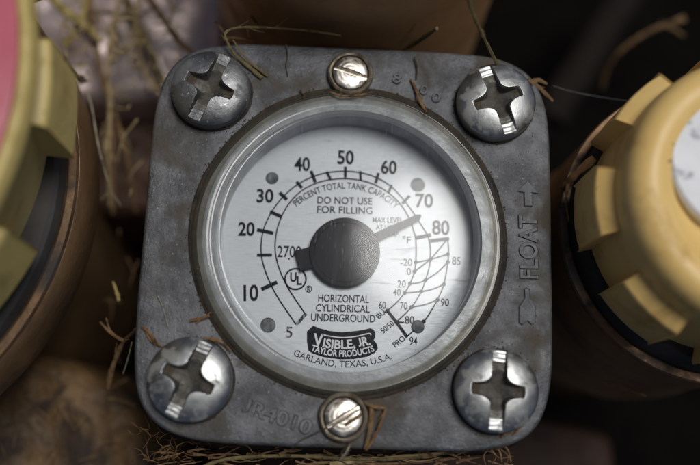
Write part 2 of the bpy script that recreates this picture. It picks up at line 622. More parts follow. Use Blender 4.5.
zd = -26.0
terrain_block('upper_deck', [U2(-60, -90, zd), U2(250, -90, zd), U2(232, 92, zd), U2(150, 99, zd), U2(70, 100, zd), U2(-60, 104, zd)],
              zd, -60, 'brass_deck', manifold, MB, 0.9, 0.13, 2.5)
zs = -34.0
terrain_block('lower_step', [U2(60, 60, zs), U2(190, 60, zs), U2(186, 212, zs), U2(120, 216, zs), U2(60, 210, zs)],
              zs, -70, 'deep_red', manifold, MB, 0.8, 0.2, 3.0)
zl = -22.0
terrain_block('rusty_ledge', [U2(-70, 330, zl), U2(60, 355, zl), U2(128, 392, zl), U2(150, 440, zl), U2(152, 540, zl), U2(-70, 540, zl)],
              zl, -70, 'rust', manifold, MB, 0.8, 0.2, 3.0)
for (x, y, r) in ((45, 437, 0.95), (40, 462, 0.9), (64, 456, 0.5)):       # cast ring marks on the ledge
    cx, cy = U2(x, y, zl)
    zr_ = zl + 0.8 * (noise.noise((cx * 0.2, cy * 0.2, 0.0)) + 0.5 * noise.noise((cx * 0.46, cy * 0.46, 5.0)))
    V, F = lathe([(r - 0.18, zr_ - 0.5), (r - 0.1, zr_ + 0.1), (r + 0.1, zr_ + 0.1), (r + 0.2, zr_ - 0.5)], 28, cx, cy)
    child_mesh('cast_ring', V, F, 'rust', manifold, MB)
zq = -46.0
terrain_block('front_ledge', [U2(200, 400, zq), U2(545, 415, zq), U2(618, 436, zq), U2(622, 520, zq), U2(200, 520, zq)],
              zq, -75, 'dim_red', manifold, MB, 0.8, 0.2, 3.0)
V, F = lathe([(15.5, floor_z), (15.5, -20), (17.0, -14), (17.0, -8.6)], 72, close_last=True)
child_mesh('gauge_boss', V, F, 'brass', manifold, MB)
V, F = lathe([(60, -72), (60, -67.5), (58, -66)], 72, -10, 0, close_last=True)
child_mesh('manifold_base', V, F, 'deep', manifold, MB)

# ------------------------------------------------------------------ riser behind the gauge
rc = (-0.2, 39.4)
riser = tag(empty('brass_riser', (rc[0], rc[1], floor_z)), 'smooth brown brass riser pipe standing behind the gauge flange', 'pipe')
V, F = lathe([(17.8, floor_z), (17.8, -16), (17.4, -14.5), (17.4, 12.0), (17.0, 13.2), (16.0, 13.6), (13.5, 13.6), (12.8, 13.0), (12.6, -8)],
             120, rc[0], rc[1], close_last=True)
child_mesh('pipe_wall', V, F, 'brass_riser', riser, (rc[0], rc[1], floor_z))
V, F = lathe([(17.42, 9.2), (18.1, 9.6), (18.1, 11.0), (17.42, 11.4)], 96, rc[0], rc[1])
child_mesh('collar_ring', V, F, 'brass_riser', riser, (rc[0], rc[1], floor_z))


pa, pb_ = U(648, -40, -70), U(548, 120, -70)
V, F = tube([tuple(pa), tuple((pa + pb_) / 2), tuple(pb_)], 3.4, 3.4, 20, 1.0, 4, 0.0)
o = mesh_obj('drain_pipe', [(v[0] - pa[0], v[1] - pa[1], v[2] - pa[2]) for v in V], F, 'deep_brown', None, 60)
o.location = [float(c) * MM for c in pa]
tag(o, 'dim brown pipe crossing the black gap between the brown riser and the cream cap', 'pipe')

# ------------------------------------------------------------------ caps on valves
def make_valve(name, c, r, ztop, label, zbase, flare):
    base = (c[0], c[1], floor_z)
    t = tag(empty(name, base), label, 'valve')
    prof = [(r * 0.92, floor_z), (r * 0.92, -40), (r + flare, -30), (r + flare, zbase), (r + 0.1, zbase + 2.5), (r, ztop - 1.6),
            (r - 0.1, ztop - 0.9), (r - 0.6, ztop - 0.5)]
    V, F = lathe(prof, 128, *c, close_last=True)
    child_mesh('valve_body', V, F, 'brass', t, base)
    return t, base


def cap_tooth(c, r0, r1, z0, z1, a, half, lean):
    """one moulded grip block on the cap's side"""
    n = 6
    V, F = [], []
    prof = [(r0 - 0.6, z0), (r1 - 0.25, z0), (r1, z0 + 0.3), (r1 - 0.05, z1 - lean - 0.3), (r1 - 0.3, z1 - lean), (r0 - 0.6, z1)]
    m = len(prof)
    for i in range(n + 1):
        t = -1 + 2 * i / n
        an = a + half * t
        for (r, z) in prof:
            V.append((c[0] + r * math.cos(an), c[1] + r * math.sin(an), z))
    for i in range(n):
        for k in range(m):
            k2 = (k + 1) % m
            F.append((i * m + k, (i + 1) * m + k, (i + 1) * m + k2, i * m + k2))
    F.append(tuple(reversed(range(m))))
    F.append(tuple(n * m + k for k in range(m)))
    return V, F


# right cap: cream coloured with white label
c2 = U2(711, 230, -2)
valve_r, vb = make_valve('brass_valve', c2, 15.1, -2.0,
                         'dark brass valve body with thin worn rim under the cream cap', -26, 0.6)
V, F = lathe([(14.2, -2.7), (15.15, -2.7), (15.25, -2.2), (15.1, -1.9), (14.4, -1.9), (14.2, -2.1)], 128, *c2, loop=True)
child_mesh('valve_rim', V, F, 'brass_rim', valve_r, vb)
V, F = lathe([(12.0, -2.6), (14.15, -2.6), (14.25, -1.9), (13.9, -0.6), (13.3, 0.0), (12.0, 0.0)], 128, *c2, wob=0.012, loop=True)
child_mesh('seal_ring', V, F, 'rubber', valve_r, vb)

capc = (c2[0] - 0.35, c2[1] + 0.4)
cb = (capc[0], capc[1], 0.0)
cap_r = tag(empty('valve_cap', cb), 'cream yellow plastic valve cap with grip blocks and round white label', 'cap', 'valve caps')
prof = [(11.6, 0.02), (12.7, 0.02), (12.75, 4.0), (12.55, 9.6), (12.45, 10.6), (12.15, 11.6), (11.5, 12.25), (10.6, 12.5), (9.7, 12.35),
        (9.0, 11.9), (8.3, 11.2), (7.4, 10.8), (3, 10.6), (0.8, 10.6)]
V, F = lathe(prof, 144, *capc, close_last=True)
child_mesh('cap_body', V, F, 'cap_cream', cap_r, cb)
for k in range(8):
    an = math.radians(182.0 + 44 * k) if k < 4 else math.radians(182.0 + 44 * 3 + 45.6 * (k - 3))
    V, F = cap_tooth(capc, 12.6, 14.2, 0.5, 8.6, an, math.radians(13.0), 0.9)
    bevel_mod(child_mesh('grip_block', V, F, 'cap_cream', cap_r, cb), 0.25)
lc = U2(742, 164, 11.6)
V, F = lathe([(6.3, 10.62), (6.3, 11.75), (6.05, 12.0), (3.0, 12.12), (0.4, 12.15)], 64, lc[0], lc[1], close_last=True)
child_mesh('label', V, F, 'label_white', cap_r, cb)

# left cap: yellow with pink label, standing higher
c1 = (-53.2, 3.4)
vb1 = (c1[0], c1[1], floor_z)
valve_l = tag(empty('brass_valve', vb1), 'broad tarnished brass valve body with grey seal under the yellow cap', 'valve')
V, F = lathe([(21, floor_z), (21, -14), (27.0, -7.5), (27.5, -6.5), (27.5, 0.4), (27.35, 0.9), (26.4, 1.2)], 160, *c1, close_last=True)
child_mesh('valve_body', V, F, 'brass', valve_l, vb1)
V, F = lathe([(26.3, 1.0), (27.2, 0.95), (27.4, 1.3), (27.25, 1.75), (26.6, 1.8), (26.3, 1.6)], 160, *c1, wob=0.002, loop=True)
child_mesh('valve_rim', V, F, 'brass_rim', valve_l, vb1)
V, F = lathe([(23.0, 1.1), (26.25, 1.1), (26.35, 2.0), (26.1, 3.1), (25.7, 3.5), (23.0, 3.5)], 160, *c1, wob=0.004, loop=True)
child_mesh('seal_ring', V, F, 'rubber_grey', valve_l, vb1)
c1 = (-53.3, 7.0)
cb1 = (c1[0], c1[1], 3.5)
cap_l = tag(empty('valve_cap', cb1), 'dull yellow plastic valve cap with pink label, on the broad brass valve', 'cap', 'valve caps')
prof = [(22.5, 3.52), (25.0, 3.52), (25.2, 5.0), (27.8, 17.5), (28.6, 18.6), (28.6, 19.5), (28.3, 20.1), (27.9, 20.3), (27.6, 20.1), (27.5, 19.7), (24, 19.6), (1, 19.6)]
V, F = lathe(prof, 160, *c1, close_last=True)
child_mesh('cap_body', V, F, 'cap_yellow', cap_l, cb1)
for k in range(11):
    an = math.radians(3.0 + 360 / 11 * k)
    V, F = cap_tooth(c1, 26.0, 28.6, 7.0, 16.4, an, math.radians(7.6), 1.0)
    bevel_mod(child_mesh('grip_block', V, F, 'cap_yellow', cap_l, cb1), 0.3)
V, F = lathe([(27.4, 19.62), (27.4, 20.0), (27.2, 20.1), (10, 20.12), (1, 20.12)], 128, *c1, close_last=True)
child_mesh('label', V, F, 'label_pink', cap_l, cb1)

# ================================================================== THE GAUGE
GZ = -5.0
gb = (0, 0, GZ)
gauge = tag(empty('float_gauge', gb),
            'square grey metal tank float gauge with round clear lens and black pointer', 'gauge')


def gpart(name, V, F, mat, parent=None, smooth=30.0):
    """part of the gauge in absolute millimetres; every sub-part's parent sits at the gauge's own origin"""
    p = gauge if parent is None else parent
    return mesh_obj(name, [(v[0], v[1], v[2] - GZ) for v in V], F, mat, p, smooth)


# flange: squircle outline with a round opening
NP = 240


def squircle(a, s=19.65, n=6.2):
    c, d = abs(math.cos(a)), abs(math.sin(a))
    return s / ((c ** n + d ** n) ** (1 / n))


rings = [(0, -5.0), (0, -0.7), (0.04, -0.35), (0.16, -0.12), (0.42, 0.0)]
HOLE = 14.75
V, F = [], []
for i in range(NP):
    a = 2 * math.pi * i / NP
    R_ = squircle(a) * (1 + 0.0016 * noise.noise((math.cos(a) * 9, math.sin(a) * 9, 1.7)))
    ca, sa = math.cos(a), math.sin(a)
    for ins, z in rings:
        V.append(((R_ - ins) * ca, (R_ - ins) * sa, z))
    for t in (0.25, 0.5, 0.75):
        r = (R_ - 0.42) * (1 - t) + (HOLE + 0.3) * t
        V.append((r * ca, r * sa, 0.03 * noise.noise((r * ca * 0.4, r * sa * 0.4, 3))))
    V.append(((HOLE + 0.3) * ca, (HOLE + 0.3) * sa, 0.0))
    V.append(((HOLE + 0.05) * ca, (HOLE + 0.05) * sa, -0.1))
    V.append((HOLE * ca, HOLE * sa, -0.35))
    V.append((HOLE * ca, HOLE * sa, -5.0))
n = 12
for i in range(NP):
    j = (i + 1) % NP
    for k in range(n):
        k2 = (k + 1) % n
        F.append((i * n + k, j * n + k, j * n + k2, i * n + k2))
flange = gpart('flange_plate', V, F, 'cast', smooth=40)

# adapter flange just below, a little larger
V = []
F = []
for i in range(120):
    a = 2 * math.pi * i / 120
    R_ = squircle(a, 20.3, 6.0) * (1 + 0.006 * noise.noise((math.cos(a) * 8, math.sin(a) * 8, 5.7)))
    for r, z in ((R_ * 0.78, -8.5), (R_ - 0.3, -8.5), (R_, -8.0), (R_, -5.6), (R_ - 0.3, -5.05), (R_ * 0.78, -5.05)):
        V.append((r * math.cos(a), r * math.sin(a), z))
for i in range(120):
    j = (i + 1) % 120
    for k in range(6):
        k2 = (k + 1) % 6
        F.append((i * 6 + k, j * 6 + k, j * 6 + k2, i * 6 + k2))
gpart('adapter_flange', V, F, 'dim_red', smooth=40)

# cavity wall, dial
DZ = -3.9
V, F = lathe([(12.62, DZ - 0.6), (12.64, -2.9), (12.72, -2.5), (12.72, -1.9), (12.78, -1.6), (12.8, 0.3)][::-1], 128)
gpart('bezel_wall', V, F, 'wall')
V, F = lathe([(13.0, DZ - 1.5), (13.0, DZ - 1.0), (12.72, DZ - 0.02), (0.2, DZ)], 128, close_first=True, close_last=True)
dial = gpart('dial_face', V, F, 'dial')
V, F = lathe([(14.6, -1.2), (15.1, -0.5), (15.3, 0.05), (15.12, 0.16), (14.5, 0.16), (14.3, -1.0)], 200, wob=0.012, loop=True)
gpart('gasket', V, F, 'gasket')


def dpart(name, VF, mat='ink', lab=None):
    o = gpart(name, VF[0], VF[1], mat, dial, 0)
    if lab: o['label'] = lab
    return o


PZ = DZ + 0.05


def D(px, py):
    return U2(px, py, PZ)


PX = (CAM_LOC[2] - PZ) / FPX          # mm per pixel on the dial


def arc_pts(pix, a_start, a_end, n=60):
    cx, cy, r = fit_circle([D(*p) for p in pix])
    s = D(*a_start); e = D(*a_end)
    a0 = math.atan2(s[1] - cy, s[0] - cx); a1 = math.atan2(e[1] - cy, e[0] - cx)
    while a1 > a0: a1 -= 2 * math.pi
    return [(cx + r * math.cos(a0 + (a1 - a0) * i / n), cy + r * math.sin(a0 + (a1 - a0) * i / n)) for i in range(n + 1)]


outer_pix = [(296, 324.5), (263.2, 288.4), (257, 255), (257.5, 231), (271, 212), (281, 194), (297.5, 183), (312, 174.5), (328, 171.5), (345.4, 169.5), (360.5, 171.5),
             (378.4, 175.3), (392, 185), (407.6, 197.6), (427.9, 235.4)]
inner_pix = [(305.4, 314.2), (277, 282.4), (272, 255), (273, 233), (281.3, 216.8), (287, 199.5), (302, 188), (315, 182), (330, 178.5), (345.4, 177), (361, 179.5),
             (375.8, 182.5), (389.2, 191.6), (403, 203), (412.8, 218.8), (415.8, 237.6)]


def smooth_line(pix, w, sub=6):
    P = catmull([(*D(*p), 0) for p in pix], sub)
    return ribbon([(p[0], p[1]) for p in P], w, PZ)


def smoothed(pix, it=2):
    P = [np.array(p, float) for p in pix]
    for _ in range(it):
        P = [P[0]] + [(P[i - 1] + 2 * P[i] + P[i + 1]) / 4 for i in range(1, len(P) - 1)] + [P[-1]]
    return P


dpart('scale_line', smooth_line(smoothed(outer_pix), 0.13), 'ink')
dpart('scale_line', smooth_line(smoothed(inner_pix), 0.13), 'ink')
ticks = [((261.5, 289.2), (277.2, 282.2), 3.2), ((257, 255.2), (272, 255), 2.6), ((257, 229.7), (273.5, 233.2), 2.9), ((270, 211.6), (281.8, 216.8), 2.9),
         ((279.5, 192.5), (287, 199.6), 2.9), ((296.6, 181.6), (302, 188), 2.6), ((311, 170.8), (315.4, 182.3), 2.7), ((326.7, 171.6), (330.4, 179), 2.3),
         ((345.5, 166.5), (345.4, 177.5), 2.4), ((360.3, 171), (360.8, 180), 2.1), ((378.6, 173), (375.6, 183.2), 2.5), ((391.8, 184.8), (388.8, 192), 2.2),
         ((409.6, 195.6), (402.3, 203.8), 2.5), ((421, 215.5), (412.5, 219), 2.6), ((431, 234.8), (415, 238.2), 3.2), ((430, 241), (448.2, 238.8), 3.2)]
for a, b, w in ticks:
    dpart('tick_mark', ribbon([D(*a), D(*b)], w * 1.22 * PX, PZ + 0.012))
dpart('zero_mark', ribbon([D(296.5, 324.5), D(306, 313.5)], 3.4 * PX, PZ + 0.012), 'ink_worn')
dpart('worn_number', straight_text('5', (285.6, 337.2), (292.2, 337.4), 10.5, PZ, 0.012), 'ink_worn')
for s, p0, p1, h in (('10', (243.6, 300.6), (258.4, 300.2), 15.6), ('20', (238, 235.2), (254.4, 235.4), 13.6), ('30', (256.5, 202), (273.4, 202.2), 13.6),
                     ('40', (294.3, 170.6), (310, 170.6), 14.2), ('50', (337.4, 163.6), (353.8, 164.0), 14.2), ('60', (381, 173.2), (396.6, 173.8), 13.8),
                     ('70', (415.4, 206.8), (433.2, 207.2), 14), ('80', (432.2, 234.2), (449.6, 234.6), 14.6)):
    dpart('scale_number', straight_text(s, p0, p1, h, PZ, 0.022))
dpart('arc_lettering', arc_text('PERCENT TOTAL TANK CAPACITY', [(296.8, 206.5), (313, 195.8), (333.4, 189.2), (346, 188.4), (358.6, 190.2), (380, 198.2), (395.4, 208.6)],
                                6.6, PZ, 0.004))
for s, p0, p1, h, m in (('DO NOT USE', (317.3, 203.3), (372.2, 204.7), 7.2, 'ink'), ('FOR FILLING', (317.1, 212.7), (372.4, 214.2), 7.2, 'ink'),
                        ('MAX LEVEL', (372.7, 222.4), (402.8, 222.8), 5.4, 'ink'), ('AT LIQUID', (376, 229.4), (402.2, 229.8), 4.8, 'ink'),
                        ('TEMP.', (385, 236.4), (399.4, 236.8), 4.8, 'ink'), ('°F', (402.4, 243.2), (410.8, 243.6), 7.2, 'ink'),
                        ('2700', (277.2, 257.0), (301.2, 257.4), 11.4, 'ink'),
                        ('HORIZONTAL', (318.2, 301.4), (369, 302.8), 7.2, 'ink'), ('CYLINDRICAL', (315.8, 311.2), (369.8, 312.4), 7.0, 'ink'),
                        ('UNDERGROUND', (311, 320.8), (375.2, 322.4), 7.4, 'ink')):
    dpart('printed_line', straight_text(s, p0, p1, h, PZ, 0.006), m)
# approval mark
ucx, ucy = D(295.5, 279)
dpart('approval_ring', ribbon([(ucx + 10.6 * PX * math.cos(2 * math.pi * i / 40), ucy + 10.6 * PX * math.sin(2 * math.pi * i / 40)) for i in range(40)], 1.7 * PX, PZ, True))
dpart('approval_letter', straight_text('U', (290.2, 281.4), (296.6, 281.4), 9.2, PZ, 0.03))
dpart('approval_letter', straight_text('L', (296.8, 284.6), (302, 284.6), 8.8, PZ, 0.03))
rx, ry = D(308.7, 289.0)
dpart('registered_ring', ribbon([(rx + 3.1 * PX * math.cos(2 * math.pi * i / 24), ry + 3.1 * PX * math.sin(2 * math.pi * i / 24)) for i in range(24)], 0.9 * PX, PZ, True))
dpart('registered_letter', straight_text('R', (307.2, 291.2), (310.4, 291.2), 4.4, PZ, 0.02))
for a in ((277, 260.2), (289, 258.9)):
    dpart('ink_dot', disc(*D(*a), 0.9 * PX, PZ, 10))
# maker's badge
badge_pix = [(313.2, 325.5), (319, 328), (328.7, 330.7), (342.3, 332.3), (357.8, 330.7), (370.4, 328.2), (373.6, 329.6), (375.4, 333), (375.2, 337), (373.7, 340),
             (376.4, 343), (378, 348.2), (375.2, 352.6), (367.5, 356.5), (353.9, 358.9), (340.3, 359.2), (324.9, 357.2), (313.2, 353.6), (308.6, 350.7), (307, 341), (307, 331.3)]
bp = [D(*p) for p in badge_pix][::-1]
dpart('badge', ([(x, y, PZ) for x, y in bp], [tuple(range(len(bp)))]))
BZ = PZ + 0.02


def bz_text(fn, *a):
    Vv, Ff = fn(*a)
    return [(x, y, BZ) for x, y, z in Vv], Ff


dpart('badge_lettering', bz_text(straight_text, 'V', (312.8, 346.0), (322.6, 346.8), 12.6, BZ, 0.03), 'print_white')
dpart('badge_lettering', bz_text(arc_text, 'ISIBLE,', [(322.3, 346.8), (330, 348.1), (338, 348.7), (347, 348.6), (355.6, 347.5)], 8.6, BZ, 0.03, True), 'print_white')
dpart('badge_lettering', bz_text(straight_text, 'JR.', (358.8, 346.9), (370.8, 344.4), 8.6, BZ, 0.03), 'print_white')
dpart('badge_lettering', bz_text(arc_text, 'TAYLOR PRODUCTS', [(310.6, 350.2), (324, 354.4), (340, 356.4), (356, 355.6), (374.6, 351)], 6.0, BZ, 0.03, True), 'print_white')
Pb = catmull([(*D(*p), 0) for p in ((322, 334.4), (331, 336.4), (343, 337.6), (356, 336.4), (369, 333.4), (371, 335.4))], 6)
dpart('badge_line', ribbon([(p[0], p[1]) for p in Pb], 1.1 * PX, BZ), 'print_white')
dpart('arc_lettering', arc_text('GARLAND, TEXAS, U.S.A.', [(293.0, 355.0), (318, 363.8), (342, 367.2), (366, 365.6), (392.6, 358.6)], 6.2, PZ, 0.004, True))
# temperature chart
left = [(416.2, 250), (415.8, 262.3), (414.5, 271.6), (410, 283.6), (404.6, 293), (396.5, 302.6), (387.4, 310.7)]
mid = [(428, 236), (430.4, 248), (430, 261.5), (428.6, 270), (425.5, 280), (421.3, 291.4), (411.6, 307), (396.5, 322)]
rgt = [(447.6, 239), (448.6, 250), (447.9, 262), (443.9, 284.2), (437.5, 299.7), (431, 311), (423.6, 321.6), (407, 336.5)]
for L_ in ([(415.8, 237.6)] + left, mid, rgt):
    dpart('chart_curve', smooth_line(L_, 1.35 * PX))
for L_ in ([(447.4, 239), (439, 249.5), (430, 259.5), (414.5, 271.6)], [(447.9, 254.2), (430, 259.5), (415.8, 262.3)],
           [(447.9, 262), (438, 272), (425.5, 280), (418, 282.8), (410, 283.6)], [(443.9, 284.2), (433, 289), (421.3, 291.4), (404.6, 293)],
           [(437.5, 299.7), (425, 304.6), (411.6, 307)], [(387.4, 310.7), (384, 313)]):
    dpart('chart_curve', smooth_line(L_, 1.5 * PX))
dpart('chart_bar', ribbon([D(386.6, 309.6), D(396.5, 322), D(407.4, 337.2)], 3.0 * PX, PZ + 0.012))
dpart('chart_bar', ribbon([D(396.5, 322), D(404.2, 322.4)], 1.5 * PX, PZ + 0.012))
for p in ((415.8, 262.3), (414.5, 271.6), (410, 283.6), (404.6, 293), (387.4, 310.7), (430, 260), (425.5, 280), (421.3, 291.4), (411.6, 307), (396.5, 322),
          (447.4, 239), (447.9, 254.2), (447.9, 262), (443.9, 284.2), (437.5, 299.7), (423.6, 321.6)):
    dpart('chart_point', disc(*D(*p), 2.15 * PX, PZ + 0.02, 14))
for s, p0, p1, h in (('-20', (400.4, 265.6), (412.2, 265.8), 7.0), ('0', (406.8, 274.8), (411, 274.8), 6.8), ('20', (397.6, 287.2), (405.8, 287.4), 7.0),
                     ('40', (393, 295.6), (400.6, 295.8), 7.0), ('60', (378.8, 308.4), (386, 308.6), 7.0), ('70', (400, 309.4), (407.4, 309.6), 7.4),
                     ('80', (405, 323.6), (414.2, 323.8), 7.6), ('94', (409.4, 344.8), (417.2, 345.2), 7.8), ('85', (452, 264.6), (460.6, 265), 8.0),
                     ('90', (440.8, 305.6), (449, 306), 7.2), ('BU', (379.4, 319.2), (386, 312.8), 5.6), ('50/50', (383.6, 333.6), (394.6, 324.4), 5.4),
                     ('PRO', (395.6, 347.6), (405.8, 339.8), 5.6)):
    dpart('chart_number', straight_text(s, p0, p1, h, PZ, 0.006))
# dial rivets
for (x, y, r) in ((272, 178, 6.6), (417.8, 184.8, 7.6), (268, 325, 7.6), (417.8, 326.6, 6.8)):
    cx, cy = D(x, y)
    V, F = lathe([(r * PX, DZ + 0.005), (r * PX * 0.95, DZ + 0.10), (r * PX * 0.7, DZ + 0.16), (r * PX * 0.3, DZ + 0.12), (0.05, DZ + 0.1)], 24, cx, cy, close_last=True)
    gpart('rivet', V, F, 'rivet', dial)

# pointer
HZ = -3.0
pc = U2(344.6, 252.0, HZ)
pointer = empty('pointer', (0, 0, 0), gauge)
RH = 36.4 * (CAM_LOC[2] - HZ) / FPX
V, F = lathe([(0.9, DZ + 0.03), (0.9, HZ - 0.5), (RH - 0.15, HZ - 0.5), (RH, HZ - 0.35), (RH, HZ - 0.12), (RH - 0.12, HZ), (RH * 0.86, HZ + 0.02),
              (RH * 0.84, HZ - 0.05), (RH * 0.4, HZ + 0.0), (0.1, HZ + 0.03)], 96, *pc, close_last=True)
gpart('hub', V, F, 'pointer', pointer)


def flat_bar(pix, z, t):
    return prism([U2(*p, z) for p in pix], z - t, z)


npts = [(377, 232.2), (415.5, 214.6)]
tipc = (417.4, 217.4)
arc = [(tipc[0] + 3.1 * math.cos(math.radians(a)), tipc[1] + 3.1 * math.sin(math.radians(a))) for a in range(-110, 80, 20)]
V, F = flat_bar([(374, 233.2)] + arc + [(376.4, 242.2)], HZ - 0.12, 0.25)
bevel_mod(gpart('needle', V, F, 'pointer', pointer), 0.04)
V, F = flat_bar([(294.4, 250.6), (318, 244.4), (322, 265.4), (300.2, 271.2)], HZ - 0.12, 0.28)
bevel_mod(gpart('tail_tab', V, F, 'pointer', pointer), 0.05)

# lens: thick clear disc with stepped rim
V, F = lathe([(11.75, 1.535), (11.5, 1.6), (10, 1.78), (8, 1.98), (6, 2.13), (4, 2.24), (2, 2.30), (0.1, 2.32)], 160, close_last=True)
lens = gpart('lens', V, F, 'lens', smooth=60)
V, F = lathe([(12.45, 0.2), (12.5, 1.15), (12.42, 1.3), (12.25, 1.36), (12.15, 1.34), (12.05, 1.42), (11.75, 1.535)], 160)
gpart('lens_shoulder', V, F, 'shoulder', lens, 22)
V, F = lathe([(14.98, -0.3), (15.0, 0.15), (14.92, 0.42), (14.75, 0.55), (14.55, 0.60), (14.5, 0.54), (14.42, 0.54), (14.37, 0.62), (14.2, 0.64), (14.15, 0.58), (14.05, 0.6), (13.95, 0.7), (13.85, 0.85)], 160, wob=0.0015)
gpart('lens_flange', V, F, 'rim_outer', lens, 22)
V, F = lathe([(13.85, 0.85), (13.8, 1.15), (13.62, 1.36), (13.4, 1.42), (13.2, 1.36), (13.12, 1.22), (12.98, 1.2), (12.9, 1.34), (12.74, 1.4), (12.6, 1.32), (12.5, 1.15)], 160)
gpart('lens_rim', V, F, 'rim', lens, 22)
V, F = lathe([(12.81, 0.28), (13.2, 0.25), (14.55, 0.05), (14.72, -0.6)][::-1], 128)
gpart('seat_ring', V, F, 'wall')


# ------------------------------------------------------------------ screws
def sstep(x, a, b):
    t = np.clip((x - a) / (b - a), 0, 1)
    return t * t * (3 - 2 * t)


def big_screw_mesh(n=190, seed=0, cw=0.62, wing=2.45, zc=0.72):
    g = np.linspace(-1, 1, n + 1)
    X, Y = np.meshgrid(g, g)
    u = X * np.sqrt(1 - Y * Y / 2)
    v = Y * np.sqrt(1 - X * X / 2)
    R_ = 3.84
    rho = np.sqrt(u * u + v * v)
    uu, vv = u * R_, v * R_
    dome = 1.45 + 1.0 * np.power(np.clip(1 - np.power(np.clip(rho, 0, 1), 2.5), 0, 1), 0.66)
    z = dome.copy()
    # slot with serrated floor at both ends
    sl = 1 - sstep(np.abs(vv), cw - 0.05, cw + 0.10)
    zs_ = 1.64 + 0.012 * np.sin(np.abs(uu) * 15.0 + 0.5 * np.sin(vv * 4 + seed * 2 + uu)) * sstep(np.abs(uu), 2.0, 2.4) + 0.10 * sstep(np.abs(uu), 1.6, 3.2)
    z = np.where(sl > 0, np.minimum(z, z * (1 - sl) + np.minimum(zs_, z) * sl), z)
    # cross recess with hollowed quadrants
    au, av = np.abs(uu), np.abs(vv)
    a_, k_ = cw - 0.26, 0.27
    p_ = np.clip(au - a_, 0, None) * np.clip(av - a_, 0, None)
    f = np.minimum(math.sqrt(k_) - np.sqrt(p_), (wing - np.sqrt(np.maximum(au, av) ** 2 + (1.15 * np.minimum(au, av)) ** 2)) * 0.9)
    s = sstep(f, -0.07, 0.20)
    zr = zc + 0.48 * np.maximum(au, av) + 0.12 * np.minimum(au, av)
    z = z * (1 - s) + np.minimum(zr, z) * s
    for i in range(0, n + 1):
        for j in range(0, n + 1):
            z[i, j] += 0.014 * noise.noise((uu[i, j] * 1.4, vv[i, j] * 1.4, seed * 7.7)) + 0.003 * noise.noise((uu[i, j] * 6, vv[i, j] * 6, seed * 3.3))
    V = [(float(uu[i, j]), float(vv[i, j]), float(z[i, j])) for i in range(n + 1) for j in range(n + 1)]
    F = []
    w = n + 1
    for i in range(n):
        for j in range(n):
            F.append((i * w + j, i * w + j + 1, (i + 1) * w + j + 1, (i + 1) * w + j))
    # skirt
    border = [(0, j) for j in range(n)] + [(i, n) for i in range(n)] + [(n, j) for j in range(n, 0, -1)] + [(i, 0) for i in range(n, 0, -1)]
    global REC
    deep_ = (dome - z)
    REC = [float(deep_[i, j] + deep_[i + 1, j + 1]) / 2 > 0.30 + 0.12 * noise.noise((uu[i, j] * 2.2, vv[i, j] * 2.2, seed)) and
           max(abs(uu[i, j]), abs(vv[i, j])) < 2.55 for i in range(n) for j in range(n)]
    b0 = [i * w + j for i, j in border]
    m = len(b0)
    prev = b0
    for rr, zz in ((1.0, 1.0), (1.0, 0.25), (0.985, 0.02)):
        base = len(V)
        for (i, j) in border:
            V.append((float(uu[i, j]) * rr, float(vv[i, j]) * rr, zz))
        cur = list(range(base, base + m))
        for k in range(m):
            k2 = (k + 1) % m
            F.append((prev[k], cur[k], cur[k2], prev[k2]))
        prev = cur
    return V, F, REC


screws = [((-14, 14), 70.5, 'zinc_dull', 'dull grey weathered screw'), ((14, 14), 113.5, 'zinc', None),
          ((-14, -14), 70.0, 'zinc', None), ((14, -14), 89.0, 'zinc', None)]
meshes = [big_screw_mesh(seed=k) for k in range(4)]
for k, ((x, y), ang, mat, lab) in enumerate(screws):
    V, F, rec = meshes[k]
    o = mesh_obj('flange_screw', V, F, mat, gauge, 40)
    o.data.materials.append(M['recess'])
    mi = np.zeros(len(o.data.polygons), dtype=np.int32)
    mi[:len(rec)] = np.array(rec, dtype=np.int32)
    o.data.polygons.foreach_set('material_index', mi)
    o.location = (x * MM, y * MM, -GZ * MM)
    o.rotation_euler = (0, 0, math.radians(ang - 2.0))
    if lab: o['label'] = lab
    V, F = lathe([(3.7, 0.0), (3.92, 0.01), (4.0, 0.03), (3.95, 0.1), (3.8, 0.14)], 64, wob=0.03)
    d = mesh_obj('grime_ring', V, F, 'gasket', o)


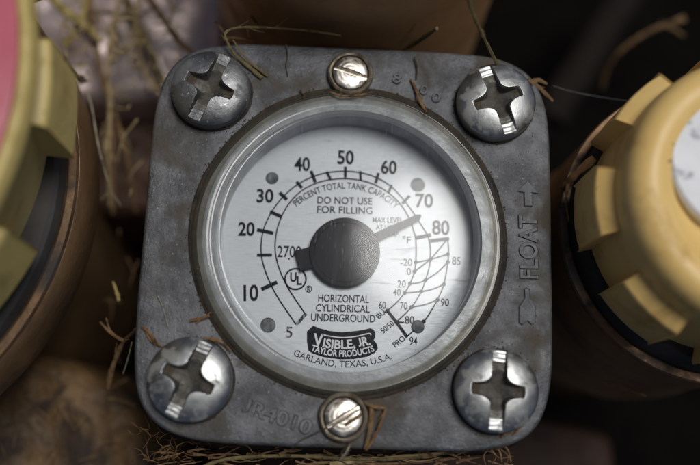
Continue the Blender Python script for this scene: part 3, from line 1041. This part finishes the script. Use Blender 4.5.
def small_screw(px, py, ang, lab):
    x, y = U2(px, py, 0.6)
    V, F = lathe([(2.28, -0.05), (2.3, 0.45), (2.2, 0.68), (2.05, 0.76), (1.88, 0.70), (1.80, 0.5), (1.78, 0.2)], 56, wob=0.02)
    e = empty('small_screw', (x, y, -GZ), gauge)
    e['label'] = lab
    mesh_obj('washer', V, F, 'washer', e)
    n = 70
    g = np.linspace(-1, 1, n + 1)
    X, Y = np.meshgrid(g, g)
    u = X * np.sqrt(1 - Y * Y / 2); v = Y * np.sqrt(1 - X * X / 2)
    rho = np.sqrt(u * u + v * v)
    R_ = 1.72
    z = 0.62 + 0.22 * np.power(np.clip(1 - rho ** 3, 0, 1), 0.5) + 0.004 * np.sin(rho * 26)
    sl = 1 - sstep(np.abs(v * R_), 0.16, 0.26)
    z = z * (1 - sl) + 0.30 * sl
    V = [(float(u[i, j]) * R_, float(v[i, j]) * R_, float(z[i, j])) for i in range(n + 1) for j in range(n + 1)]
    w = n + 1
    F = [(i * w + j, i * w + j + 1, (i + 1) * w + j + 1, (i + 1) * w + j) for i in range(n) for j in range(n)]
    border = [(0, j) for j in range(n)] + [(i, n) for i in range(n)] + [(n, j) for j in range(n, 0, -1)] + [(i, 0) for i in range(n, 0, -1)]
    b0 = [i * w + j for i, j in border]
    base = len(V)
    for (i, j) in border:
        V.append((float(u[i, j]) * R_ * 1.0, float(v[i, j]) * R_, 0.0))
    m = len(b0)
    for k in range(m):
        k2 = (k + 1) % m
        F.append((b0[k], base + k, base + k2, b0[k2]))
    h = mesh_obj('screw_head', V, F, 'nickel', e, 40)
    h.rotation_euler = (0, 0, math.radians(ang))


small_screw(350.4, 73, -17, 'small slotted screw with its slot sloping down')
small_screw(343.4, 417, 34, 'small slotted screw with straw caught beside it')


# ------------------------------------------------------------------ raised and stamped marks on the flange
def raised(name, V, F, z0, h, mat='cast_worn', bev=0.0):
    """solid letter: flat mesh extruded from z0-0.05 to z0+h with open-edge walls"""
    nb = len(V)
    W = [(x, y, z0 + h) for x, y, z in V] + [(x, y, z0 - 0.06) for x, y, z in V]
    G = list(F)
    edges = {}
    for f in F:
        for i in range(len(f)):
            a, b = f[i], f[(i + 1) % len(f)]
            edges[(a, b)] = True
    for (a, b) in edges:
        if (b, a) not in edges:
            G.append((b, a, a + nb, b + nb))
    return gpart(name, W, G, mat, flange, 25)


def stain(V, F):
    gpart('dirt_outline', [(x, y, 0.045) for x, y, z in V], F, 'stain', flange, 0)


def grow(poly, k):
    """polygon pushed outwards by k mm"""
    n = len(poly)
    ar = sum(poly[i][0] * poly[(i + 1) % n][1] - poly[(i + 1) % n][0] * poly[i][1] for i in range(n))
    sg = 1 if ar > 0 else -1
    out = []
    for i in range(n):
        a, b, c = np.array(poly[i - 1]), np.array(poly[i]), np.array(poly[(i + 1) % n])
        e1 = (b - a) / np.linalg.norm(b - a); e2 = (c - b) / np.linalg.norm(c - b)
        nn = sg * (np.array([e1[1], -e1[0]]) + np.array([e2[1], -e2[0]]))
        L_ = np.linalg.norm(nn)
        out.append(tuple(b + nn / max(L_, 0.6) * k))
    return out


def raised_text(name, s, p0, p1, h, bold, height, dirt):
    a = np.array(p0, float); b = np.array(p1, float)
    V, F = straight_text(s, p0, p1, h, 0.0, bold)
    raised(name, V, F, 0.0, height)
    u = (b - a) / np.linalg.norm(b - a)
    n_ = np.array([u[1], -u[0]])          # towards the letters' feet is -n_
    g = dirt * 10.5
    V, F = straight_text(s, tuple(a - u * g - n_ * g), tuple(b + u * g - n_ * g), h + 2 * g, 0.0, bold + 0.035)
    stain(V, F)


raised_text('raised_word', 'FLOAT', (537.4, 278.8), (535.6, 216.0), 17.5, 0.016, 0.20, 0.07)
up = [(527.5, 181.5), (537.5, 193.5), (531, 192.6), (531.6, 206), (524.6, 206), (524.2, 192.6), (517.5, 191.5)]
dn = [(526.5, 288.2), (528.6, 290), (529, 298), (534.4, 306.5), (534.6, 322), (531.4, 324.4), (527.2, 320.2), (522, 324.4), (519.6, 322.4), (519.4, 307), (525, 298.5), (524.6, 289.4)]
for poly in (up, dn):
    pp = [U2(*p, 0) for p in poly][::-1]
    raised('raised_arrow', [(x, y, 0) for x, y in pp], [tuple(range(len(pp)))], 0.0, 0.18)
    gp = grow(pp, 0.11)
    stain([(x, y, 0) for x, y in gp], [tuple(range(len(gp)))])
raised_text('raised_number', 'JR4010', (241.5, 411.0), (309, 434.6), 13.0, 0.012, 0.16, 0.06)
for t_, p0, p1, h in (('8', (391.8, 82.2), (399.8, 84.2), 10.5), ('0', (418.6, 93.2), (426, 95.6), 9.6), ('0', (430.8, 100.6), (438.6, 103.4), 10.0)):
    raised_text('raised_number', t_, p0, p1, h, 0.01, 0.16, 0.06)


# ================================================================== DRY GRASS AND DEBRIS
def stem(name, pts, r0, r1, mat, label, cat, group=None, flat=0.8, extra=()):
    """pts: (px, py, z) along the stem, radii in mm"""
    P = []
    for (x, y, z) in pts:
        P.append(tuple(float(c) for c in U(x, y, z)))
    b = P[0]
    kk = 0.9 if group == G1 else 0.62
    V, F = tube(P, r0 * kk, r1 * kk, 7, flat, seed=len(label), jit=0.25)
    for ex in extra:
        Q = [tuple(float(c) for c in U(*p)) for p in ex[0]]
        tube(Q, ex[1] * kk, ex[2] * kk, 6, 0.6, V=V, F=F, seed=3)
    rnd = random.Random(len(label) * 7 + int(pts[0][0]))
    C_ = catmull(P, 6)
    for _ in range(4 if max(r0, r1) > 0.15 else 0):          # loose fibres fraying off the stem
        i = rnd.randrange(0, max(1, len(C_) - 5))
        q = [np.array(C_[i])]
        d = np.array(C_[i + 4]) - np.array(C_[i])
        side = np.array([-d[1], d[0], rnd.uniform(0.1, 0.5) * np.linalg.norm(d)]) * rnd.choice((-1, 1))
        side[2] = abs(side[2])
        k = rnd.uniform(0.5, 1.4)
        q.append(q[0] + d * 0.5 * k + side * 0.18)
        q.append(q[0] + d * k + side * rnd.uniform(0.1, 0.5))
        tube(q, min(r0, r1) * 0.25 + 0.02, 0.02, 5, 1.0, 4, V=V, F=F, seed=i)
    o = mesh_obj(name, [(v[0] - b[0], v[1] - b[1], v[2] - b[2]) for v in V], F, mat, None, 50)
    o.location = [c * MM for c in b]
    tag(o, label, cat, group)
    return o


G1 = 'dry stems behind the yellow cap'
stem('grass_straw', [(88, -12, -22), (93, 30, -21), (101, 72, -20), (109, 106, -20), (112, 160, -21), (113, 214, -24)], 0.55, 0.3, 'straw_brown',
     'thick brown dry stem crossing the pinkish deck, running down into the gap', 'grass straw', G1)
stem('grass_straw', [(121, -12, -21.5), (114, 30, -20.5), (108, 66, -19.0), (110, 105, -19.0), (108, 150, -20), (110, 206, -23)], 0.5, 0.25, 'straw',
     'pale tan dry stem crossing behind the thick brown stem', 'grass straw', G1)
stem('grass_straw', [(48, -6, -18), (66, 12, -18), (80, 22, -18), (100, 40, -19)], 0.75, 0.5, 'straw_yellow',
     'yellow dry grass stem slanting beside the yellow cap', 'grass straw', G1)
stem('grass_straw', [(64, 46, -21), (76, 30, -20), (84, 12, -20), (86, -8, -20)], 0.6, 0.35, 'straw_yellow',
     'short yellow blade crossing the slanting yellow stem', 'grass straw', G1)
stem('grass_straw', [(146, -6, -17), (164, 20, -16), (178, 40, -15), (196, 56, -14)], 0.5, 0.35, 'straw_brown',
     'brown stem leaning toward the dull weathered screw', 'grass straw', G1)
stem('grass_straw', [(146, 38, -22), (130, 48, -21), (114, 58, -20.5), (108, 66, -20)], 0.45, 0.3, 'straw',
     'short tan twig branching off the pale tan stem', 'grass straw', G1)
stem('grass_straw', [(126, -4, -23), (132, 16, -23), (146, 42, -22.5), (158, 70, -22), (164, 84, -22)], 0.8, 0.55, 'straw_olive',
     'wide olive blade lying flat on the pinkish deck', 'grass straw', G1, 0.35)
stem('grass_straw', [(114, 112, -21), (122, 138, -21), (130, 172, -22), (136, 212, -24)], 0.36, 0.22, 'straw_brown',
     'thin brown stem curving down beside the flange edge', 'grass straw', G1)
stem('grass_straw', [(40, 40, -12), (58, 60, -11), (76, 76, -10), (82, 80, -10)], 0.22, 0.36, 'straw_dark',
     'thin dark stalk with knobbed end over the deck', 'grass straw', G1, extra=[([(80, 78, -10), (82, 80, -9.6), (83.5, 80.5, -10)], 0.6, 0.5)])
stem('grass_straw', [(88, 94, -10), (92, 108, -9), (97, 138, -8.5), (102, 160, -9), (110, 188, -11), (121, 206, -13)], 0.14, 0.10, 'straw_pale',
     'fine pale fibre hanging in the gap beside the brass valve', 'fibre', None)
stem('grass_straw', [(70, 20, -22.5), (100, 12, -22), (130, 18, -22), (156, 8, -22)], 0.35, 0.3, 'straw_olive',
     'olive stem lying crosswise under the other stems on the deck', 'grass straw', G1)
stem('grass_straw', [(160, 96, -23), (140, 60, -22.4), (136, 20, -22), (140, -8, -22)], 0.3, 0.3, 'straw',
     'slim tan stem rising past the olive blade', 'grass straw', G1)
# riser and upper edge
stem('twisted_stem', [(229, 46, 1.0), (225, 34, 1.4), (236, 28, 1.2), (262, 27.5, 0.9), (300, 30, 0.6), (322, 32.5, 0.8), (341, 35.5, 0.6)], 0.22, 0.16, 'straw_olive',
     'twisted olive stem along the top of the flange', 'grass straw', None,
     extra=[([(229, 46, 1.0), (236, 56, 0.6), (248, 66, 0.35), (262, 78, 0.25)], 0.24, 0.34), ([(233, 40, 1.0), (244, 56, 0.6), (257, 68, 0.3), (268, 76, 0.25)], 0.12, 0.2)])
stem('hair_fibre', [(286, 44, 0.4), (287.5, 56, 0.25), (286, 66, 0.2), (288, 76, 0.2)], 0.09, 0.06, 'straw_dark',
     'short dark fibre lying across the top of the flange near the small screw', 'fibre')
stem('straw_piece', [(414.5, 57, 0.35), (417, 68, 0.3), (416.6, 79, 0.3)], 0.14, 0.10, 'straw_dark',
     'thin dark bristle above the golden straw flake on the flange', 'straw')
stem('straw_piece', [(411, 79, 0.25), (416, 90, 0.35), (420, 101, 0.5), (427, 113, 0.7)], 0.20, 0.26, 'straw_orange',
     'golden straw flake between the stamped figures and lens', 'straw')
stem('grass_straw', [(466, -8, 12), (474, 16, 9), (486, 42, 5), (498, 66, 1.6)], 0.34, 0.30, 'straw_olive',
     'straight olive straw leaning over the corner screw with white serrated slot', 'grass straw')
stem('grass_straw', [(400, 52, -6), (414, 44, -3), (437, 28.5, 2.0)], 0.30, 0.38, 'straw_olive',
     'short straw sticking up between flange and brown riser', 'grass straw')
stem('dry_leaf', [(528, 80, 0.2), (540, 88, -0.6), (553, 101, -1.5)], 0.5, 0.2, 'straw_brown',
     'brown leaf scrap poking out behind the corner screw', 'leaf', None, 0.3, extra=[([(530, 84, 0), (538, 80, -0.2), (547, 84, -0.6)], 0.6, 0.2)])
stem('grass_straw', [(602, 88, -36), (606, 72, -33), (616, 56, -30), (632, 42, -28), (652, 30, -27), (668, 24, -27), (684, 17, -27)], 0.5, 0.45, 'straw_brown',
     'curved brown grass stalk with frayed tip over the black gap', 'grass straw', None,
     extra=[([(666, 25, -27), (674, 29, -27), (684, 36, -28)], 0.6, 0.3), ([(668, 24, -27), (676, 22, -26.4), (686, 20, -26)], 0.5, 0.3)])
stem('spider_thread', [(553, 86, -2), (574, 92, -3.5), (600, 97, -3.5), (628, 101, -1.0)], 0.014, 0.014, 'thread',
     'fine spider thread stretched from screw corner to cream cap', 'thread')
# left edge of the flange
G2 = 'rusty straw bits at the flange edge'
stem('straw_piece', [(108, 388, -12), (113, 366, -10), (121, 346, -8), (128, 337, -6), (138, 329, -2)], 0.42, 0.30, 'straw_brown',
     'thick brown rootlet climbing to the flange edge', 'straw', G2, extra=[([(124, 341, -7), (112, 334, -8), (100, 322, -8)], 0.3, 0.16), ([(118, 338, -7.5), (110, 330, -8), (106, 318, -8)], 0.2, 0.1)])
stem('straw_piece', [(134, 330, -2), (143, 328, 0.1), (150, 334, 0.4), (160, 346, 0.5)], 0.30, 0.22, 'straw_orange',
     'orange straw strip bent over the flange edge', 'straw', G2, extra=[([(145, 331, 0.2), (152, 342, 0.3), (164, 347, 0.4)], 0.16, 0.1)])
stem('straw_piece', [(132, 342, -7), (128, 358, -8), (123, 374, -9)], 0.10, 0.06, 'straw_pale',
     'thin pale fibre beside the thick brown rootlet', 'fibre', G2)
stem('straw_piece', [(113, 282, -10), (116, 290, -9.5), (119, 301, -9.5)], 0.2, 0.26, 'straw_yellow',
     'small yellow blade tip floating in the dark gap', 'straw', G2)
stem('straw_piece', [(112, 404, -29), (114, 418, -28.6), (122, 440, -28.6), (126, 456, -29)], 0.4, 0.3, 'straw_pale',
     'whitish strip on the rusty ledge', 'straw')
stem('straw_piece', [(190, 320.5, 0.25), (199, 319, 0.3), (209, 315.5, 0.7)], 0.26, 0.2, 'straw_orange',
     'orange root shred touching the lens rim', 'straw', G2, extra=[([(196, 323, 0.2), (203, 318, 0.4), (211, 312, 0.7)], 0.12, 0.1)])
stem('straw_piece', [(204, 338.5, 0.6), (214, 339, 0.5), (223, 343, 0.5), (231, 351, 0.6)], 0.24, 0.16, 'straw_orange',
     'orange root shred between the lens rim and lower screw', 'straw', G2)
stem('hair_fibre', [(158, 296, 0.3), (163, 308, 0.35), (168, 326, 0.3)], 0.06, 0.05, 'straw_pale', 'tiny pale hair on the flange side', 'fibre')
# right cap leaf
stem('bark_scrap', [(562, 190, -1.2), (570, 180, 0.4), (580, 170, 1.6), (594, 158, 2.6)], 0.55, 0.65, 'straw_orange',
     'tan bark scrap wedged beside the cream cap', 'bark', None, 0.4, extra=[([(568, 184, 0.2), (566, 200, -0.6), (569, 222, -1.0)], 0.3, 0.12)])
stem('straw_piece', [(602, 382, -14), (622, 388, -13), (646, 396, -12)], 0.14, 0.16, 'straw_orange',
     'thin orange straw lying on the dark valve body', 'straw')
# bottom edge
G3 = 'long stems along the lower flange edge'
stem('grass_straw', [(196, 470, -3), (222, 460, -3.2), (256, 456.5, -3.4), (300, 456, -3.4), (345, 458.5, -3.6), (392, 459, -3.6), (440, 454, -3.5), (488, 446.5, -2.4)], 0.30, 0.22, 'straw_olive',
     'long olive stem bowed along the lower flange edge', 'grass straw', G3)
stem('grass_straw', [(330, 464, -4), (372, 459.5, -4), (420, 455, -3.6), (462, 450, -3.2), (500, 441, -1.6)], 0.34, 0.18, 'straw',
     'tan stem running to the frayed tuft', 'grass straw', G3)
stem('grass_straw', [(276, 470, -4.2), (330, 462, -4.4), (380, 464, -4.5), (430, 461, -4.4), (470, 456, -4.2)], 0.26, 0.2, 'straw_brown',
     'brown stem lowest below the flange edge', 'grass straw', G3)
stem('straw_tuft', [(490, 446, -2.2), (500, 444, -1.8), (508, 450, -1.8), (511, 462, -2.0)], 0.26, 0.1, 'straw_brown',
     'frayed brown straw tuft under the corner of the flange', 'straw', None,
     extra=[([(494, 446, -2), (500, 452, -1.6), (502, 462, -1.6)], 0.2, 0.08), ([(496, 444, -2), (506, 440, -0.6), (518, 430, 0.4), (528, 420, 0.4)], 0.2, 0.1),
            ([(490, 448, -2), (496, 456, -2), (492, 464, -2)], 0.1, 0.04), ([(488, 449, -2), (484, 456, -2), (486, 466, -2)], 0.1, 0.04), ([(498, 447, -1.8), (508, 456, -1.4), (506, 466, -1.6)], 0.09, 0.04), ([(480, 450, -2.6), (492, 452, -2), (500, 458, -1.8), (514, 456, -1.8)], 0.12, 0.04), ([(494, 445, -2), (502, 436, 0.3), (512, 432, 0.3)], 0.22, 0.12)])
stem('straw_piece', [(371, 404, 0.7), (371.5, 418, 0.9), (369, 434, 0.8), (365.5, 449, 0.4)], 0.34, 0.26, 'straw_brown',
     'upright brown straw strip beside the lower small screw', 'straw', None, 0.5)
stem('straw_piece', [(386, 408, 0.5), (381, 422, 0.7), (374, 438, 0.8), (366, 450, 0.7)], 0.18, 0.2, 'straw_orange',
     'slanting golden straw meeting the upright strip beside the small screw', 'straw', None)
stem('straw_piece', [(366, 403, 0.8), (374, 407, 1.0), (386, 408, 0.6)], 0.26, 0.14, 'straw_brown',
     'brown straw shred bridging the top of the two strips', 'straw')
stem('straw_piece', [(329, 425.5, 1.0), (343, 419, 1.2), (357, 410.5, 1.2)], 0.13, 0.16, 'straw_pale',
     'pale straw lying in the slot of the lower small screw', 'straw')
stem('straw_piece', [(345, 425, 1.0), (354, 419, 1.15), (362, 414, 1.0)], 0.3, 0.2, 'straw_brown',
     'brown crumb of straw packed on the lower small screw', 'straw', None, 0.5)
stem('grass_straw', [(292, 447, 0.2), (303, 439, 0.4), (318, 432, 0.6), (326, 428, 0.9)], 0.09, 0.11, 'straw_dark',
     'thin dark stem reaching from the lower edge to the small screw', 'grass straw', None, extra=[([(340, 455, 0.2), (346, 447, 0.3), (352, 438, 0.6)], 0.12, 0.1)])
stem('straw_piece', [(340, 460, -1), (346, 452, 0.2), (350, 445, 0.6)], 0.16, 0.12, 'straw_pale', 'pale straw tip below the lower small screw', 'straw')
# top seat grime straws
stem('root_shred', [(330, 92, 0.5), (342, 96, 0.7), (360, 95, 0.6), (372, 92, 0.4)], 0.22, 0.16, 'straw_orange',
     'rusty root shred under the upper small screw', 'straw')
stem('root_shred', [(300, 90, 0.3), (304, 96, 0.5), (302, 99, 0.6)], 0.14, 0.1, 'straw_dark', 'dark crumb at the lens edge left of the small screw', 'straw')

# fine roots at the lower corner: nobody could count these
random.seed(11)
V, F = [], []
for k in range(46):
    x0, y0 = random.uniform(146, 200), random.uniform(424, 462)
    z0 = random.uniform(-9, -3)
    pts = []
    a = random.uniform(0, 6.28)
    x, y, z = x0, y0, z0
    for s in range(5):
        pts.append(tuple(float(c) for c in U(x, y, z)))
        a += random.uniform(-0.9, 0.9)
        x += 6.0 * math.cos(a); y += 6.0 * math.sin(a); z = min(-2.5, z + random.uniform(-1, 1))
    tube(pts, random.uniform(0.03, 0.055), 0.02, 5, 1.0, 4, V=V, F=F, seed=k)
b = U(165, 445, -9)
o = mesh_obj('fine_roots', [(v[0] - b[0], v[1] - b[1], v[2] - b[2]) for v in V], F, 'straw_orange', None, 50)
o.location = [float(c) * MM for c in b]
tag(o, 'tangle of fine orange rootlets under the lower flange corner', 'roots', None, 'stuff')

# crumbs of dirt along the lens seat, round the screws and over the flange
rnd = random.Random(5)
V, F = [], []


def crumb(x, y, z, r):
    b = len(V)
    k = [rnd.uniform(0.6, 1.3) for _ in range(6)]
    V.extend([(x + r * k[0], y, z), (x, y + r * k[1], z), (x - r * k[2], y, z), (x, y - r * k[3], z), (x, y, z + r * k[4] * 0.8), (x, y, z - r * 0.4)])
    for a, c in ((0, 1), (1, 2), (2, 3), (3, 0)):
        F.append((b + a, b + c, b + 4))
        F.append((b + c, b + a, b + 5))


for _ in range(420):
    a = rnd.uniform(0, 2 * math.pi)
    r = rnd.gauss(15.25, 0.16)
    crumb(r * math.cos(a), r * math.sin(a), 0.10, rnd.uniform(0.03, 0.10))
for sx, sy in ((-14, 14), (14, 14), (-14, -14), (14, -14)):
    for _ in range(70):
        a = rnd.uniform(0, 2 * math.pi)
        r = 3.95 + abs(rnd.gauss(0, 0.2))
        x, y = sx + r * math.cos(a), sy + r * math.sin(a)
        if max(abs(x), abs(y)) < 18.3 and math.hypot(x, y) < 23.0:
            crumb(x, y, 0.05, rnd.uniform(0.03, 0.08))
n_ = 0
while n_ < 160:
    x, y = rnd.uniform(-18.5, 18.5), rnd.uniform(-18.5, 18.5)
    if math.hypot(x, y) < 15.4 or math.hypot(x, y) > 22.5 or min(math.hypot(abs(x) - 14, abs(y) - 14), 99) < 4.0:
        continue
    crumb(x, y, 0.04, rnd.uniform(0.02, 0.07))
    n_ += 1
o = mesh_obj('dirt_crumbs', V, F, 'straw_dark', None, 0)
tag(o, 'dark crumbs of dirt gathered around the lens seat and flange screws', 'dirt', None, 'stuff')

# chaff: short flat bits of dead grass nobody could count
rnd = random.Random(21)
V, F = [], []
def chaff(zones, mat, at, label):
    V, F = [], []
    for (x0, y0, x1, y1, z0, z1, cnt) in zones:
        for _ in range(cnt):
            x, y, z = rnd.uniform(x0, x1), rnd.uniform(y0, y1), rnd.uniform(z0, z1)
            a = rnd.uniform(0, math.pi) if (x1 - x0) < 3 * (y1 - y0) else rnd.gauss(0, 0.3)
            L_ = rnd.uniform(5, 30)
            q = []
            for t in (-0.5, 0.0, 0.5):
                q.append(tuple(float(c) for c in U(x + L_ * t * math.cos(a) + rnd.uniform(-1.5, 1.5), y + L_ * t * math.sin(a) + rnd.uniform(-1.5, 1.5), z + rnd.uniform(-0.6, 0.6))))
            tube(q, rnd.uniform(0.05, 0.18), 0.03, 5, 0.35, 4, V=V, F=F, seed=int(x))
    b = U(*at)
    o = mesh_obj('grass_chaff', [(v[0] - b[0], v[1] - b[1], v[2] - b[2]) for v in V], F, mat, None, 50)
    o.location = [float(c) * MM for c in b]
    tag(o, label, 'chaff', None, 'stuff')


chaff([(60, -5, 185, 98, -22, -10, 110), (100, 90, 140, 200, -20, -12, 14)], 'straw', (120, 60, -20), 'fine pale bits of dead grass strewn over the pinkish deck')
chaff([(106, 230, 134, 400, -26, -18, 8), (150, 452, 520, 468, -6, -4, 60), (196, 446, 300, 458, -4.6, -3.4, 14),
       (360, 448, 470, 458, -4.6, -3.4, 18), (196, 22, 260, 46, -4, -1, 5), (0, 400, 130, 465, -21, -20, 22)], 'straw_brown', (300, 460, -5),
      'short flat brown bits of dead grass along the lower flange edge and ledge')
